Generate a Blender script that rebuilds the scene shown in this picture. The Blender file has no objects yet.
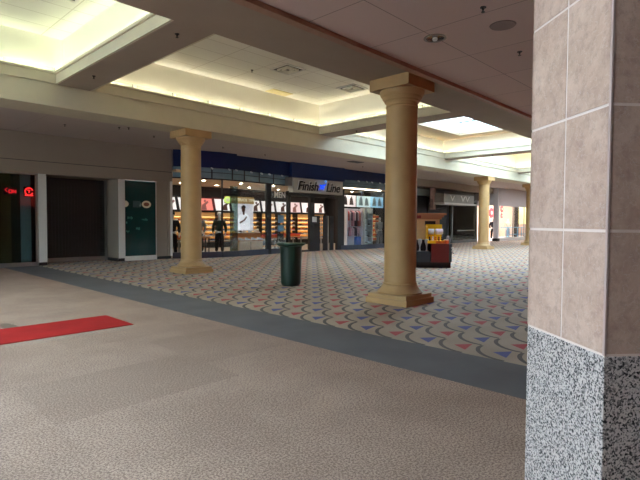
import bpy, bmesh, math, random
from mathutils import Vector, Matrix
random.seed(7)
S = bpy.context.scene
COL = S.collection
PI = math.pi

# ---------------------------------------------------------------- materials
MATS = {}
def nodes_of(name):
    m = bpy.data.materials.new(name); m.use_nodes = True
    nt = m.node_tree
    return m, nt, nt.nodes['Principled BSDF']
def rgb(c):  # sRGB 0-255 -> linear
    out = []
    for v in c:
        v = v/255
        out.append(v/12.92 if v <= .04045 else ((v+.055)/1.055)**2.4)
    return (*out, 1)
def mat(name, c, rough=.6, metal=0, noise=0, scale=8, spec=.5, bump=0, emit=None, estr=0, alpha=None):
    """Procedural principled material; colour slightly mottled by a noise texture."""
    if name in MATS: return MATS[name]
    m, nt, b = nodes_of(name)
    b.inputs['Roughness'].default_value = rough
    b.inputs['Metallic'].default_value = metal
    b.inputs['Specular IOR Level'].default_value = spec
    col = rgb(c)
    b.inputs['Base Color'].default_value = col
    if noise or bump:
        tc = nt.nodes.new('ShaderNodeTexCoord')
        n = nt.nodes.new('ShaderNodeTexNoise'); n.inputs['Scale'].default_value = scale; n.inputs['Detail'].default_value = 4
        nt.links.new(tc.outputs['Object'], n.inputs['Vector'])
        if noise:
            r = nt.nodes.new('ShaderNodeValToRGB')
            r.color_ramp.elements[0].position = .3; r.color_ramp.elements[1].position = .7
            r.color_ramp.elements[0].color = tuple(v*(1-noise) for v in col[:3])+(1,)
            r.color_ramp.elements[1].color = tuple(min(1, v*(1+noise)) for v in col[:3])+(1,)
            nt.links.new(n.outputs['Fac'], r.inputs['Fac']); nt.links.new(r.outputs['Color'], b.inputs['Base Color'])
        if bump:
            bp = nt.nodes.new('ShaderNodeBump'); bp.inputs['Strength'].default_value = bump; bp.inputs['Distance'].default_value = .01
            nt.links.new(n.outputs['Fac'], bp.inputs['Height']); nt.links.new(bp.outputs['Normal'], b.inputs['Normal'])
    if emit is not None:
        b.inputs['Emission Color'].default_value = rgb(emit); b.inputs['Emission Strength'].default_value = estr
    MATS[name] = m
    return m
def glass(name, c=(255,255,255), rough=.02, tint=.9, refl=.12):
    """thin pane: mostly transparent, a little mirror reflection"""
    if name in MATS: return MATS[name]
    m = bpy.data.materials.new(name); m.use_nodes = True; nt = m.node_tree; nt.nodes.clear()
    o = nt.nodes.new('ShaderNodeOutputMaterial'); mx = nt.nodes.new('ShaderNodeMixShader')
    t = nt.nodes.new('ShaderNodeBsdfTransparent'); g = nt.nodes.new('ShaderNodeBsdfGlossy'); lw = nt.nodes.new('ShaderNodeLayerWeight')
    mr = nt.nodes.new('ShaderNodeMapRange')
    col = rgb(c); t.inputs[0].default_value = tuple(v*tint for v in col[:3])+(1,)
    g.inputs['Roughness'].default_value = rough; g.inputs['Color'].default_value = (.9,.95,1,1)
    lw.inputs['Blend'].default_value = .3
    mr.inputs['To Min'].default_value = refl*.35; mr.inputs['To Max'].default_value = min(1, refl*4)
    nt.links.new(lw.outputs['Fresnel'], mr.inputs['Value']); nt.links.new(mr.outputs[0], mx.inputs[0])
    nt.links.new(t.outputs[0], mx.inputs[1]); nt.links.new(g.outputs[0], mx.inputs[2]); nt.links.new(mx.outputs[0], o.inputs[0])
    MATS[name] = m
    return m
class NX:
    """tiny helper to write shader maths as expressions"""
    def __init__(s, nt): s.nt = nt
    def m(s, op, a, b=None, c=None):
        n = s.nt.nodes.new('ShaderNodeMath'); n.operation = op
        for i, v in enumerate((a, b, c)):
            if v is None: continue
            if isinstance(v, (int, float)): n.inputs[i].default_value = v
            else: s.nt.links.new(v, n.inputs[i])
        return n.outputs[0]
    def xyz(s, kind='Object'):
        t = s.nt.nodes.new('ShaderNodeTexCoord'); p = s.nt.nodes.new('ShaderNodeSeparateXYZ')
        s.nt.links.new(t.outputs[kind], p.inputs[0]); return p.outputs[0], p.outputs[1], p.outputs[2], t.outputs[kind]
    def noise(s, vec, scale, detail=3, rough=.5):
        n = s.nt.nodes.new('ShaderNodeTexNoise'); n.inputs['Scale'].default_value = scale; n.inputs['Detail'].default_value = detail
        n.inputs['Roughness'].default_value = rough
        s.nt.links.new(vec, n.inputs['Vector']); return n.outputs['Fac']
    def mix(s, f, a, b):
        n = s.nt.nodes.new('ShaderNodeMix'); n.data_type = 'RGBA'
        if isinstance(f, (int, float)): n.inputs[0].default_value = f
        else: s.nt.links.new(f, n.inputs[0])
        for i, v in ((6, a), (7, b)):
            if isinstance(v, tuple): n.inputs[i].default_value = v
            else: s.nt.links.new(v, n.inputs[i])
        return n.outputs[2]
    def ramp(s, f, lo, hi):
        n = s.nt.nodes.new('ShaderNodeMapRange'); n.inputs['From Min'].default_value = lo; n.inputs['From Max'].default_value = hi
        s.nt.links.new(f, n.inputs['Value']); return n.outputs[0]

def carpet_patterned():
    m, nt, b = nodes_of('patterned_carpet'); x = NX(nt); X, Y, Z, vec = x.xyz()
    P = .5285
    u0 = x.m('DIVIDE', x.m('SUBTRACT', X, 6.03), P); v0 = x.m('DIVIDE', x.m('SUBTRACT', Y, 2.87), P)
    i = x.m('FLOOR', u0); j = x.m('FLOOR', v0)
    u = x.m('SUBTRACT', u0, i); v = x.m('SUBTRACT', v0, j)
    # quarter circle centred at (1,0): scale pattern
    d = x.m('SQRT', x.m('ADD', x.m('POWER', x.m('SUBTRACT', 1.0, u), 2.0), x.m('POWER', v, 2.0)))
    arc = x.m('LESS_THAN', x.m('ABSOLUTE', x.m('SUBTRACT', d, .966)), .052)
    # pennant triangle
    pts = [(.59,.50), (.32,.07), (.97,.20)]
    tri = None
    for k in range(3):
        a, c = pts[k], pts[(k+1) % 3]
        ex, ey = c[0]-a[0], c[1]-a[1]
        e = x.m('SUBTRACT', x.m('MULTIPLY', x.m('SUBTRACT', v, a[1]), ex), x.m('MULTIPLY', x.m('SUBTRACT', u, a[0]), ey))
        g = x.m('GREATER_THAN', e, 0)
        tri = g if tri is None else x.m('MULTIPLY', tri, g)
    par = x.m('FLOORED_MODULO', x.m('ADD', i, j), 2.0)
    base = rgb((176,158,134)); 
    n1 = x.noise(vec, 1.3, 4); n2 = x.noise(vec, 160, 2)
    basec = x.mix(x.ramp(n1, .35, .65), rgb((164,142,116)), rgb((180,158,132)))
    c = x.mix(arc, basec, rgb((72,60,50)))
    tc = x.mix(par, rgb((62,66,132)), rgb((176,40,40)))
    c = x.mix(tri, c, tc)
    c = x.mix(x.m('MULTIPLY', x.ramp(n2, .3, .7), .3), c, rgb((110,98,84)))
    nt.links.new(c, b.inputs['Base Color'])
    b.inputs['Roughness'].default_value = .75; b.inputs['Specular IOR Level'].default_value = .25
    b.inputs['Sheen Weight'].default_value = .1
    b.inputs['Sheen Roughness'].default_value = .4
    bp = nt.nodes.new('ShaderNodeBump'); bp.inputs['Strength'].default_value = .25; bp.inputs['Distance'].default_value = .01
    nt.links.new(n2, bp.inputs['Height']); nt.links.new(bp.outputs['Normal'], b.inputs['Normal'])
    return m
def carpet_beige():
    m, nt, b = nodes_of('beige_carpet'); x = NX(nt); X, Y, Z, vec = x.xyz()
    n1 = x.noise(vec, 1.1, 5, .6); n2 = x.noise(vec, 62, 5, .85)
    # big seams: pieces of carpet laid with differing pile
    br = nt.nodes.new('ShaderNodeTexBrick'); br.offset = .37; br.inputs['Scale'].default_value = 1
    br.inputs['Mortar Size'].default_value = 0; br.inputs['Brick Width'].default_value = 2.9; br.inputs['Row Height'].default_value = 1.35
    br.inputs['Color1'].default_value = (0,0,0,1); br.inputs['Color2'].default_value = (1,1,1,1); br.inputs['Mortar'].default_value = (.5,.5,.5,1)
    mp = nt.nodes.new('ShaderNodeMapping'); mp.inputs['Location'].default_value = (-1.28+2.9*5, -4.1+1.35*8, 0)
    nt.links.new(vec, mp.inputs[0]); nt.links.new(mp.outputs[0], br.inputs['Vector'])
    c = x.mix(x.ramp(n1, .35, .68), rgb((176,148,128)), rgb((200,170,148)))
    c = x.mix(x.m('MULTIPLY', br.outputs['Color'], .12), c, rgb((120,100,85)))
    def rect(x0, x1, y0, y1):
        a = x.m('MULTIPLY', x.m('GREATER_THAN', X, x0), x.m('LESS_THAN', X, x1))
        return x.m('MULTIPLY', a, x.m('MULTIPLY', x.m('GREATER_THAN', Y, y0), x.m('LESS_THAN', Y, y1)))
    for (q, k) in (((1.28,3.05,4.08,5.25),.22), ((3.05,4.45,4.7,6.1),.18), ((-.6,1.28,5.25,6.4),.1), ((2.2,3.9,6.4,7.1),.12)):
        c = x.mix(x.m('MULTIPLY', rect(*q), x.m('MULTIPLY', x.ramp(n1, .2, .6), k)), c, rgb((92,76,62)))
    c = x.mix(x.m('MULTIPLY', x.ramp(n2, .44, .56), .85), c, rgb((104,84,72)))
    # faint worn stain near the red runner
    dx = x.m('POWER', x.m('DIVIDE', x.m('SUBTRACT', X, 2.02), .10), 2.0); dy = x.m('POWER', x.m('DIVIDE', x.m('SUBTRACT', Y, 8.45), .3), 2.0)
    st = x.m('LESS_THAN', x.m('ADD', x.m('ADD', dx, dy), x.m('MULTIPLY', x.noise(vec, 9, 2), 1.2)), 1.5)
    c = x.mix(x.m('MULTIPLY', st, .55), c, rgb((70,62,48)))
    nt.links.new(c, b.inputs['Base Color']); b.inputs['Roughness'].default_value = .95; b.inputs['Specular IOR Level'].default_value = .15
    bp = nt.nodes.new('ShaderNodeBump'); bp.inputs['Strength'].default_value = .25; bp.inputs['Distance'].default_value = .006
    nt.links.new(n2, bp.inputs['Height']); nt.links.new(bp.outputs['Normal'], b.inputs['Normal'])
    return m
def tiled(name, c, jc, w, h, off=(0,0,0), mort=.006, rough=.8, axes='XY', offset=.0, var=.04, bumpy=0):
    m, nt, b = nodes_of(name); x = NX(nt); X, Y, Z, vec = x.xyz()
    cb = nt.nodes.new('ShaderNodeCombineXYZ')
    d = {'X': X, 'Y': Y, 'Z': Z}
    nt.links.new(x.m('SUBTRACT', d[axes[0]], off[0]), cb.inputs[0]); nt.links.new(x.m('SUBTRACT', d[axes[1]], off[1]), cb.inputs[1])
    br = nt.nodes.new('ShaderNodeTexBrick'); br.offset = offset; br.inputs['Scale'].default_value = 1
    br.inputs['Mortar Size'].default_value = mort; br.inputs['Brick Width'].default_value = w; br.inputs['Row Height'].default_value = h
    br.inputs['Mortar Smooth'].default_value = .1
    lin = rgb(c)
    br.inputs['Color1'].default_value = tuple(v*(1-var) for v in lin[:3])+(1,); br.inputs['Color2'].default_value = tuple(v*(1+var) for v in lin[:3])+(1,)
    br.inputs['Mortar'].default_value = rgb(jc)
    nt.links.new(cb.outputs[0], br.inputs['Vector'])
    nt.links.new(br.outputs['Color'], b.inputs['Base Color']); b.inputs['Roughness'].default_value = rough
    b.inputs['Specular IOR Level'].default_value = .3
    return m
def marble():
    m, nt, b = nodes_of('pink_marble_tile'); x = NX(nt); X, Y, Z, vec = x.xyz()
    n1 = x.noise(vec, 9, 6, .65); n2 = x.noise(vec, 26, 6, .75)
    w = nt.nodes.new('ShaderNodeTexWave'); w.wave_type = 'BANDS'; w.inputs['Scale'].default_value = 5; w.inputs['Distortion'].default_value = 28
    w.inputs['Detail'].default_value = 4; w.inputs['Detail Scale'].default_value = 2.5; nt.links.new(vec, w.inputs['Vector'])
    c = x.mix(x.ramp(n1, .32, .7), rgb((188,156,139)), rgb((215,186,168)))
    c = x.mix(x.m('MULTIPLY', x.ramp(n2, .48, .68), .6), c, rgb((160,128,116)))
    v = x.m('LESS_THAN', w.outputs['Fac'], .02)
    c = x.mix(x.m('MULTIPLY', v, .25), c, rgb((222,208,198)))
    nt.links.new(c, b.inputs['Base Color']); b.inputs['Roughness'].default_value = .35; b.inputs['Specular IOR Level'].default_value = .35
    return m
def granite():
    m, nt, b = nodes_of('speckled_granite'); x = NX(nt); X, Y, Z, vec = x.xyz()
    vo = nt.nodes.new('ShaderNodeTexVoronoi'); vo.inputs['Scale'].default_value = 190; nt.links.new(vec, vo.inputs['Vector'])
    sp = nt.nodes.new('ShaderNodeSeparateColor'); nt.links.new(vo.outputs['Color'], sp.inputs[0])
    n1 = x.noise(vec, 120, 4, .7)
    f = x.m('ADD', x.m('MULTIPLY', sp.outputs[0], .5), x.m('MULTIPLY', n1, .62))
    r = nt.nodes.new('ShaderNodeValToRGB'); r.color_ramp.interpolation = 'CONSTANT'
    e = r.color_ramp.elements; e[0].position = 0; e[0].color = rgb((34,32,34)); e[1].position = .38; e[1].color = rgb((104,98,98))
    a = e.new(.46); a.color = rgb((150,142,140)); a = e.new(.56); a.color = rgb((208,198,193)); a = e.new(.8); a.color = rgb((186,170,165))
    nt.links.new(f, r.inputs[0]); nt.links.new(r.outputs[0], b.inputs['Base Color'])
    b.inputs['Roughness'].default_value = .3; b.inputs['Specular IOR Level'].default_value = .35
    return m
def slats(name, c1, c2, pitch, rough=.5, axis='Z'):
    m, nt, b = nodes_of(name); x = NX(nt); X, Y, Z, vec = x.xyz()
    a = {'X': X, 'Y': Y, 'Z': Z}[axis]
    f = x.m('FRACT', x.m('DIVIDE', a, pitch))
    g = x.m('LESS_THAN', x.m('ABSOLUTE', x.m('SUBTRACT', f, .5)), .32)
    nt.links.new(x.mix(g, rgb(c1), rgb(c2)), b.inputs['Base Color']); b.inputs['Roughness'].default_value = rough
    MATS[name] = m
    return m

# ---------------------------------------------------------------- mesh helpers
class MB:
    def __init__(s): s.bm = bmesh.new()
    def box(s, x0, x1, y0, y1, z0, z1, bev=0):
        g = bmesh.ops.create_cube(s.bm, size=1)
        for v in g['verts']:
            v.co = Vector((x0+(v.co.x+.5)*(x1-x0), y0+(v.co.y+.5)*(y1-y0), z0+(v.co.z+.5)*(z1-z0)))
        if bev:
            es = list({e for v in g['verts'] for e in v.link_edges})
            bmesh.ops.bevel(s.bm, geom=es, offset=bev, segments=2, affect='EDGES', profile=.5)
        return s
    def prism(s, pts, z0, z1):
        lo = [s.bm.verts.new((p[0], p[1], z0)) for p in pts]; hi = [s.bm.verts.new((p[0], p[1], z1)) for p in pts]
        n = len(pts)
        s.bm.faces.new(list(reversed(lo))); s.bm.faces.new(hi)
        for i in range(n): s.bm.faces.new((lo[i], lo[(i+1) % n], hi[(i+1) % n], hi[i]))
        return s
    def extr(s, pts, axis, a, b):
        """prism of a 2D outline extruded along axis x or y (outline in the other axis and z)"""
        def P(p, t): return (t, p[0], p[1]) if axis == 'x' else (p[0], t, p[1])
        lo = [s.bm.verts.new(P(p, a)) for p in pts]; hi = [s.bm.verts.new(P(p, b)) for p in pts]; n = len(pts)
        s.bm.faces.new(list(reversed(lo))); s.bm.faces.new(hi)
        for i in range(n): s.bm.faces.new((lo[i], lo[(i+1) % n], hi[(i+1) % n], hi[i]))
        return s
    def lathe(s, prof, seg=32, c=(0,0), caps=True):
        rings = []
        for r, z in prof:
            rings.append([s.bm.verts.new((c[0]+r*math.cos(2*PI*k/seg), c[1]+r*math.sin(2*PI*k/seg), z)) for k in range(seg)])
        for a, b in zip(rings, rings[1:]):
            for k in range(seg): s.bm.faces.new((a[k], a[(k+1) % seg], b[(k+1) % seg], b[k]))
        if caps:
            s.bm.faces.new(list(reversed(rings[0]))); s.bm.faces.new(rings[-1])
        return s
    def tube(s, a, b, r, seg=10, r2=None):
        a, b = Vector(a), Vector(b); d = (b-a); L = d.length; q = d.to_track_quat('Z', 'Y'); r2 = r if r2 is None else r2
        A = [s.bm.verts.new(a+q@Vector((r*math.cos(2*PI*k/seg), r*math.sin(2*PI*k/seg), 0))) for k in range(seg)]
        B = [s.bm.verts.new(a+q@Vector((r2*math.cos(2*PI*k/seg), r2*math.sin(2*PI*k/seg), L))) for k in range(seg)]
        for k in range(seg): s.bm.faces.new((A[k], A[(k+1) % seg], B[(k+1) % seg], B[k]))
        s.bm.faces.new(list(reversed(A))); s.bm.faces.new(B)
        return s
    def path(s, pts, r, seg=8):
        for a, b in zip(pts, pts[1:]): s.tube(a, b, r, seg)
        return s
    def quad(s, *p):
        s.bm.faces.new([s.bm.verts.new(q) for q in p]); return s
    def build(s, name, m, parent=None, smooth=False):
        bmesh.ops.recalc_face_normals(s.bm, faces=s.bm.faces)
        me = bpy.data.meshes.new(name); s.bm.to_mesh(me); s.bm.free()
        if smooth:
            for p in me.polygons: p.use_smooth = True
        o = bpy.data.objects.new(name, me); COL.objects.link(o)
        if m: me.materials.append(m)
        if parent: o.parent = parent
        if smooth:
            mod = o.modifiers.new('auto', 'EDGE_SPLIT'); mod.split_angle = math.radians(40)
        return o
def struct(o): o['kind'] = 'structure'; return o
def tag(o, label, cat, group=None, kind=None):
    o['label'] = label; o['category'] = cat
    if group: o['group'] = group
    if kind: o['kind'] = kind
    return o
def empty(name, loc, rz=0, label=None, cat=None, group=None):
    o = bpy.data.objects.new(name, None); o.empty_display_size = .2; COL.objects.link(o)
    o.location = loc; o.rotation_euler = (0, 0, rz)
    if label: tag(o, label, cat, group)
    return o
def dup(o, loc=None, rz=None, label=None, group=None, parent=None):
    kids = [c for c in KIDS(o)]
    n = o.copy(); COL.objects.link(n)
    if parent is not None: n.parent = parent
    if loc is not None: n.location = loc
    if rz is not None: n.rotation_euler = (0, 0, rz)
    if label: n['label'] = label
    if group: n['group'] = group
    for c in kids: dup(c, parent=n)
    return n
def KIDS(o): return [c for c in COL.objects if c.parent == o]
def setobj(o, name, rz=0):
    return o

# ---------------------------------------------------------------- palette
M_cream = mat('cream_wall_paint', (200,190,164), .7, noise=.03, scale=3)
M_soffit = mat('shaded_soffit_paint', (158,143,127), .8, noise=.03, scale=2)  # soffit shade put into the colour, darker than the fascia paint
M_well = mat('well_wall_paint', (234,230,216), .8)
M_greywall = mat('warm_grey_panel', (152,138,123), .7, noise=.02, scale=2)
M_white = mat('white_paint', (214,210,204), .5, noise=.02)
M_col = mat('tan_column_paint', (184,148,100), .5, noise=.06, scale=3, spec=.35)
M_black = mat('black_metal', (22,22,24), .45)
M_dark = mat('dark_interior', (30,27,26), .8, noise=.2, scale=4)
M_blue = mat('navy_blue_fascia', (6,38,88), .45, noise=.1, scale=1.2)
M_alu = mat('brushed_aluminium', (150,150,148), .35, .7)
M_trim = mat('rosewood_trim', (160,122,102), .5, noise=.1, scale=6)
M_wood = mat('light_wood', (190,134,84), .5, noise=.12, scale=9)

# ---------------------------------------------------------------- floors
struct(MB().box(-14, 4.45, -9, 19.1, -.1, 0).build('floor', carpet_beige()))
struct(MB().box(5.5, 62, -9, 21.5, -.1, 0).build('floor', carpet_patterned()))
struct(MB().box(4.45, 5.5, -9, 19.1, -.1, .001).build('floor', mat('slate_grey_carpet', (104,100,98), .9, noise=.09, scale=1.5, bump=.2, spec=.2)))
o = MB().box(-1.6, 3.4, 7.26, 8.28, 0, .012, .004).build('floor_runner', mat('red_carpet', (164,38,34), .9, noise=.12, scale=2.5, bump=.2, spec=.15))
tag(o, 'bright red runner mat laid flat on the beige carpet', 'mat')

# ---------------------------------------------------------------- ceilings, beams, light wells
CT = tiled('near_ceiling_panels', (214,192,184), (160,138,130), 1.4, 2.45, (7.68-14*1.4, 3.95-2.45*10), .008, offset=.0)
struct(MB().box(-14, 62, -9, 1.0, 4.4, 4.6).box(-14, 62, 4.5, 4.95, 4.4, 4.6).box(-14, -5.0, 1.0, 4.5, 4.4, 4.6).box(.2, 62, 1.0, 4.5, 4.4, 4.6).build('ceiling', CT))
struct(MB().box(-5.1,.3,.9,1.0,4.6,6.5).box(-5.1,.3,4.5,4.6,4.6,6.5).box(-5.1,-5.0,1.0,4.5,4.6,6.5).box(.2,.3,1.0,4.5,4.6,6.5).build('wall_skylight', M_white))  # unseen skylight, added to brighten the near carpet and pillar
struct(MB().box(-5.0,.2,1.0,4.5,6.38,6.385).build('window_added_roof', glass('skylight_pane', (240,250,255), .05, 1, .03)))
struct(MB().box(-14, 62, 4.93, 5.07, 4.33, 4.6).build('trim_1', M_trim))
# the beam over the central column row
struct(MB().box(-14, 62, 5.07, 6.27, 4.4, 4.96).box(-14, 62, 5.07, 6.05, 4.96, 6.5).build('trim_2', M_soffit))
# fascia on the store side
struct(MB().box(-14, 62, 13.07, 14.15, 4.4, 4.96).box(-14, 62, 13.28, 14.15, 4.96, 6.5).build('trim_3', M_cream))
SC = tiled('store_side_soffit', (190,174,164), (165,148,138), 2.4, 2.4, (0,0), .006, var=.01)
struct(MB().box(-14, 62, 14.15, 26.2, 4.66, 4.8).build('ceiling', SC))
struct(MB().box(-14.2, 62.2, 26.1, 26.3, 0, 6.6).build('wall_rear', mat('rear_wall', (40,36,34), .8)))
beams = [(-13.9,-13.2), (-4.95,-4.18), (4.25,5.02), (13.5,14.27), (22.9,23.67), (32.3,33.07), (41.7,42.47)]
for k, (a, b) in enumerate(beams):
    # soffit board and the stub wall above it
    struct(MB().box(a, b, 6.27, 13.07, 4.94, 4.99).build('trim_%d' % (4+k), M_soffit))
    struct(MB().box(a+.2, b-.2, 6.05, 13.28, 4.99, 6.5).build('wall_well', M_well))
wells = list(zip(beams, beams[1:]))
lamp_col = [(240,255,235), (240,255,225), (255,248,226), (255,248,222), (255,238,185), (255,236,190)]
lamp_str = [10, 17, 13, 14, 18, 18]
M_lens = mat('acrylic_light_lens', (206,214,204), .4, spec=.5)
nt_ = M_lens.node_tree; b_ = nt_.nodes['Principled BSDF']; o_ = nt_.nodes['Material Output']
tl_ = nt_.nodes.new('ShaderNodeBsdfTranslucent'); tl_.inputs[0].default_value = rgb((206,222,206))
m1_ = nt_.nodes.new('ShaderNodeMixShader'); m1_.inputs[0].default_value = .45; nt_.links.new(b_.outputs[0], m1_.inputs[1]); nt_.links.new(tl_.outputs[0], m1_.inputs[2])
tr_ = nt_.nodes.new('ShaderNodeBsdfTransparent'); m2_ = nt_.nodes.new('ShaderNodeMixShader'); m2_.inputs[0].default_value = .45
nt_.links.new(m1_.outputs[0], m2_.inputs[1]); nt_.links.new(tr_.outputs[0], m2_.inputs[2]); nt_.links.new(m2_.outputs[0], o_.inputs[0])
CTW = tiled('well_ceiling_tile', (226,222,212), (196,188,176), 1.32, .7, (0,0), .012, offset=0, var=.02)
wellword = ['light well at the very left, out of view', 'brightest light well at top left', 'light well behind the two air vents', 'light well with the skylight', 'far light well beyond the skylight', 'furthest light well']
for w, (A, B) in enumerate(wells):
    x0, x1, y0, y1 = A[1], B[0], 6.27, 13.07
    # cornice ring: lower band, cap, ledge behind
    r = MB()
    for (a, b, c, d) in ((x0, x1, y1-.05, y1+.06), (x0, x1, y0-.06, y0+.05), (x0-.06, x0+.05, y0, y1), (x1-.05, x1+.06, y0, y1)):
        r.box(a, b, c, d, 4.945, 5.17)
    for (a, b, c, d) in ((x0-.03, x1+.03, y1-.09, y1+.06), (x0-.03, x1+.03, y0-.06, y0+.09), (x0-.06, x0+.09, y0-.03, y1+.03), (x1-.09, x1+.06, y0-.03, y1+.03)):
        r.box(a, b, c, d, 5.17, 5.23)
    struct(r.build('trim_%d' % (20+w), M_cream))
    z = 5.9 if w == 3 else 6.12
    hole = {0: (-12.9,-5.4,6.6,12.8), 1: (-3.8,-.2,6.6,12.4), 3: (15.1,22.2,7.2,11.85), 4: (24.6,31.4,7.2,12.4), 5: (34,41,7.2,12.4)}.get(w)  # beyond the seen skylight, these unseen openings are added for more daylight
    # inner walls of the well
    q = MB()
    q.box(x0-.2, x1+.2, y1+.2, y1+.26, 4.99, z+.1).box(x0-.2, x1+.2, y0-.26, y0-.2, 4.99, z+.1)
    struct(q.build('wall_well', M_well))
    if hole:
        hx0, hx1, hy0, hy1 = hole
        c = MB().box(x0-.2, x1+.2, hy1, y1+.26, z, z+.12).box(x0-.2, x1+.2, y0-.26, hy0, z, z+.12).box(x0-.2, hx0, hy0, hy1, z, z+.12).box(hx1, x1+.2, hy0, hy1, z, z+.12)
        struct(c.build('ceiling', mat('skylight_surround', (170,150,125), .8) if w == 3 else CTW))  # brown tone carries the shade on the ceiling round the skylight
        c = MB().box(hx0-.1, hx1+.1, hy1, hy1+.1, z+.1, 6.5).box(hx0-.1, hx1+.1, hy0-.1, hy0, z+.1, 6.5).box(hx0-.1, hx0, hy0, hy1, z+.1, 6.5).box(hx1, hx1+.1, hy0, hy1, z+.1, 6.5)
        struct(c.build('wall_skylight', M_white))
        f = MB()
        nx, ny = 4, 3
        for k in range(nx+1):
            xx = hx0+(hx1-hx0)*k/nx; f.box(xx-.035, xx+.035, hy0, hy1, 6.32, 6.42)
        for k in range(ny+1):
            yy = hy0+(hy1-hy0)*k/ny; f.box(hx0, hx1, yy-.035, yy+.035, 6.32, 6.42)
        struct(f.build('window_1', M_white))
        p = struct(MB().box(hx0, hx1, hy0, hy1, 6.385, 6.39).build('window_1', glass('skylight_pane', (240,250,255), .05, 1, .03)))
    else:
        struct(MB().box(x0-.22, x1+.22, y0-.26, y1+.26, z, z+.1).build('ceiling', CTW))
    # cove light fixtures around the ledge
    M_lamp = mat('cove_lamp_%d' % w, (255,255,255), .5, emit=lamp_col[w], estr=lamp_str[w])
    root = empty('cove_light', (x0, y1, 5.0), 0, 'strip light on the ledge of the '+wellword[w], 'light fixture', 'cove lights of the '+wellword[w])
    MB().box(-.52, .52, .075, .165, 0, .09).build('light_housing', M_white, root)
    MB().tube((-.5, .12, .17), (.5, .12, .17), .02, 8).build('lamp_tube', M_lamp, root)
    MB().box(-.535, .535, .055, .063, .2, .35).build('lens_panel', M_lens, root)
    MB().box(.545, .57, .045, .07, .2, .355).build('lens_bracket', M_alu, root)
    first = True
    n = 8
    for side in range(4):
        L = (x1-x0) if side < 2 else (y1-y0); n = max(1, int(L/1.13)); st = L/n
        for k in range(n):
            t = (k+.5)*st
            if side == 0: loc, rz = (x0+t, y1, 5.0), 0
            elif side == 1: loc, rz = (x0+t, y0, 5.0), PI
            elif side == 2: loc, rz = (x1, y0+t, 5.0), -PI/2
            else: loc, rz = (x0, y0+t, 5.0), PI/2
            if first: root.location = loc; root.rotation_euler = (0,0,rz); first = False
            else: dup(root, loc, rz)

def vent(loc, label, sz=.76):
    t = empty('air_vent', loc, 0, label, 'air vent')
    fr = MB(); h = sz/2
    fr.box(-h, h, -h, -h+.05, -.03, 0).box(-h, h, h-.05, h, -.03, 0).box(-h, -h+.05, -h, h, -.03, 0).box(h-.05, h, -h, h, -.03, 0)
    fr.build('frame', M_white, t)
    MB().box(-h+.05, h-.05, -h+.05, h-.05, -.006, -.001).build('duct_opening', M_black, t)
    f = MB()
    for r in (.12, .22):
        f.box(-r, r, -r-.02, -r+.02, -.05, -.01).box(-r, r, r-.02, r+.02, -.05, -.01).box(-r-.02, -r+.02, -r, r, -.05, -.01).box(r-.02, r+.02, -r, r, -.05, -.01)
    f.build('louvre', mat('vent_pale', (226,220,208), .6), t)
    return t
vent((9.85, 10.83, 6.12), 'square ceiling air vent nearer the left in the second light well')
vent((12.7, 10.76, 6.12), 'square ceiling air vent nearer the central tan column')
vent((3.5, 10.4, 6.12), 'air vent at the top left edge in the brightest light well')
o = MB().box(10.95, 11.85, 12.75, 13.2, 6.1, 6.13).build('ceiling_access_panel', mat('yellowed_panel', (206,190,140), .8)); tag(o, 'yellowed access panel in the light well ceiling beside the glowing wall', 'panel')

def sprinkler(loc, label, group):
    o = MB().lathe([(.04,0),(.04,-.01),(.015,-.012),(.013,-.038),(.009,-.04),(.009,-.056),(.026,-.06),(.026,-.065)], 12).build('sprinkler_head', mat('sprinkler_bronze', (40,32,28), .5, .5))
    o.location = loc; tag(o, label, 'sprinkler', group); return o
sprinkler((8.07,3.26,4.4), 'dark sprinkler head in the ceiling close to the tiled pillar', None)
sprinkler((6.10,2.95,4.4), 'dark sprinkler head in the panelled ceiling right of the recessed downlight', None)
sprinkler((4.57,11.66,4.94), 'dark sprinkler head at the store end of the left crossbeam', None)
sprinkler((4.58,7.97,4.94), 'dark sprinkler head at the near end of the left crossbeam', None)
sprinkler((13.85,11.5,4.94), 'sprinkler head under the crossbeam beside the central column', None)
sprinkler((23.2,10.6,4.94), 'sprinkler head under the crossbeam below the skylight', None)
sprinkler((9.18,11.68,6.12), 'sprinkler head in the tiled light well ceiling left of the air vents', None)
for p in ((5.63,16.7),(7.0,15.85),(7.25,15.7),(8.57,16.55),(11.75,16.86),(14.35,17.3),(21.0,16.97),(26,15.3)):
    sprinkler((p[0],p[1],4.66), 'small dark sprinkler head in the low ceiling in front of the shops', 'sprinkler heads in front of the shops')
o = MB().box(18.75,19.6,15.75,16.2,4.645,4.66).build('ceiling_grille', M_black); tag(o, 'small dark slot grille in the ceiling before the blue shop fascia', 'air vent')
o = MB().lathe([(.0001,-.012),(.17,-.012),(.18,0)], 32).build('ceiling_speaker_cover', mat('speaker_cover', (146,128,122), .7)); o.location = (6.84,3.01,4.4); tag(o, 'round flush cover disc in the near ceiling', 'ceiling cover')
# recessed downlight, unlit
t = empty('recessed_downlight', (6.61,3.96,4.4), 0, 'round recessed chrome downlight in the near ceiling', 'downlight')
MB().lathe([(.17,-.012),(.17,0),(.14,0),(.14,-.012),(.17,-.012)], 32, caps=False).build('trim_ring', mat('nickel_ring', (150,140,132), .3, .8), t, True)
MB().lathe([(.145,-.008),(.12,-.004),(.07,-.002),(.0005,-.001)], 32, caps=False).build('reflector', mat('chrome_reflector', (110,100,94), .12, 1), t, True)
MB().lathe([(.001,-.045),(.03,-.04),(.04,-.02),(.035,-.002)], 16).build('bulb', mat('frosted_bulb', (200,196,190), .3), t, True)

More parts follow.
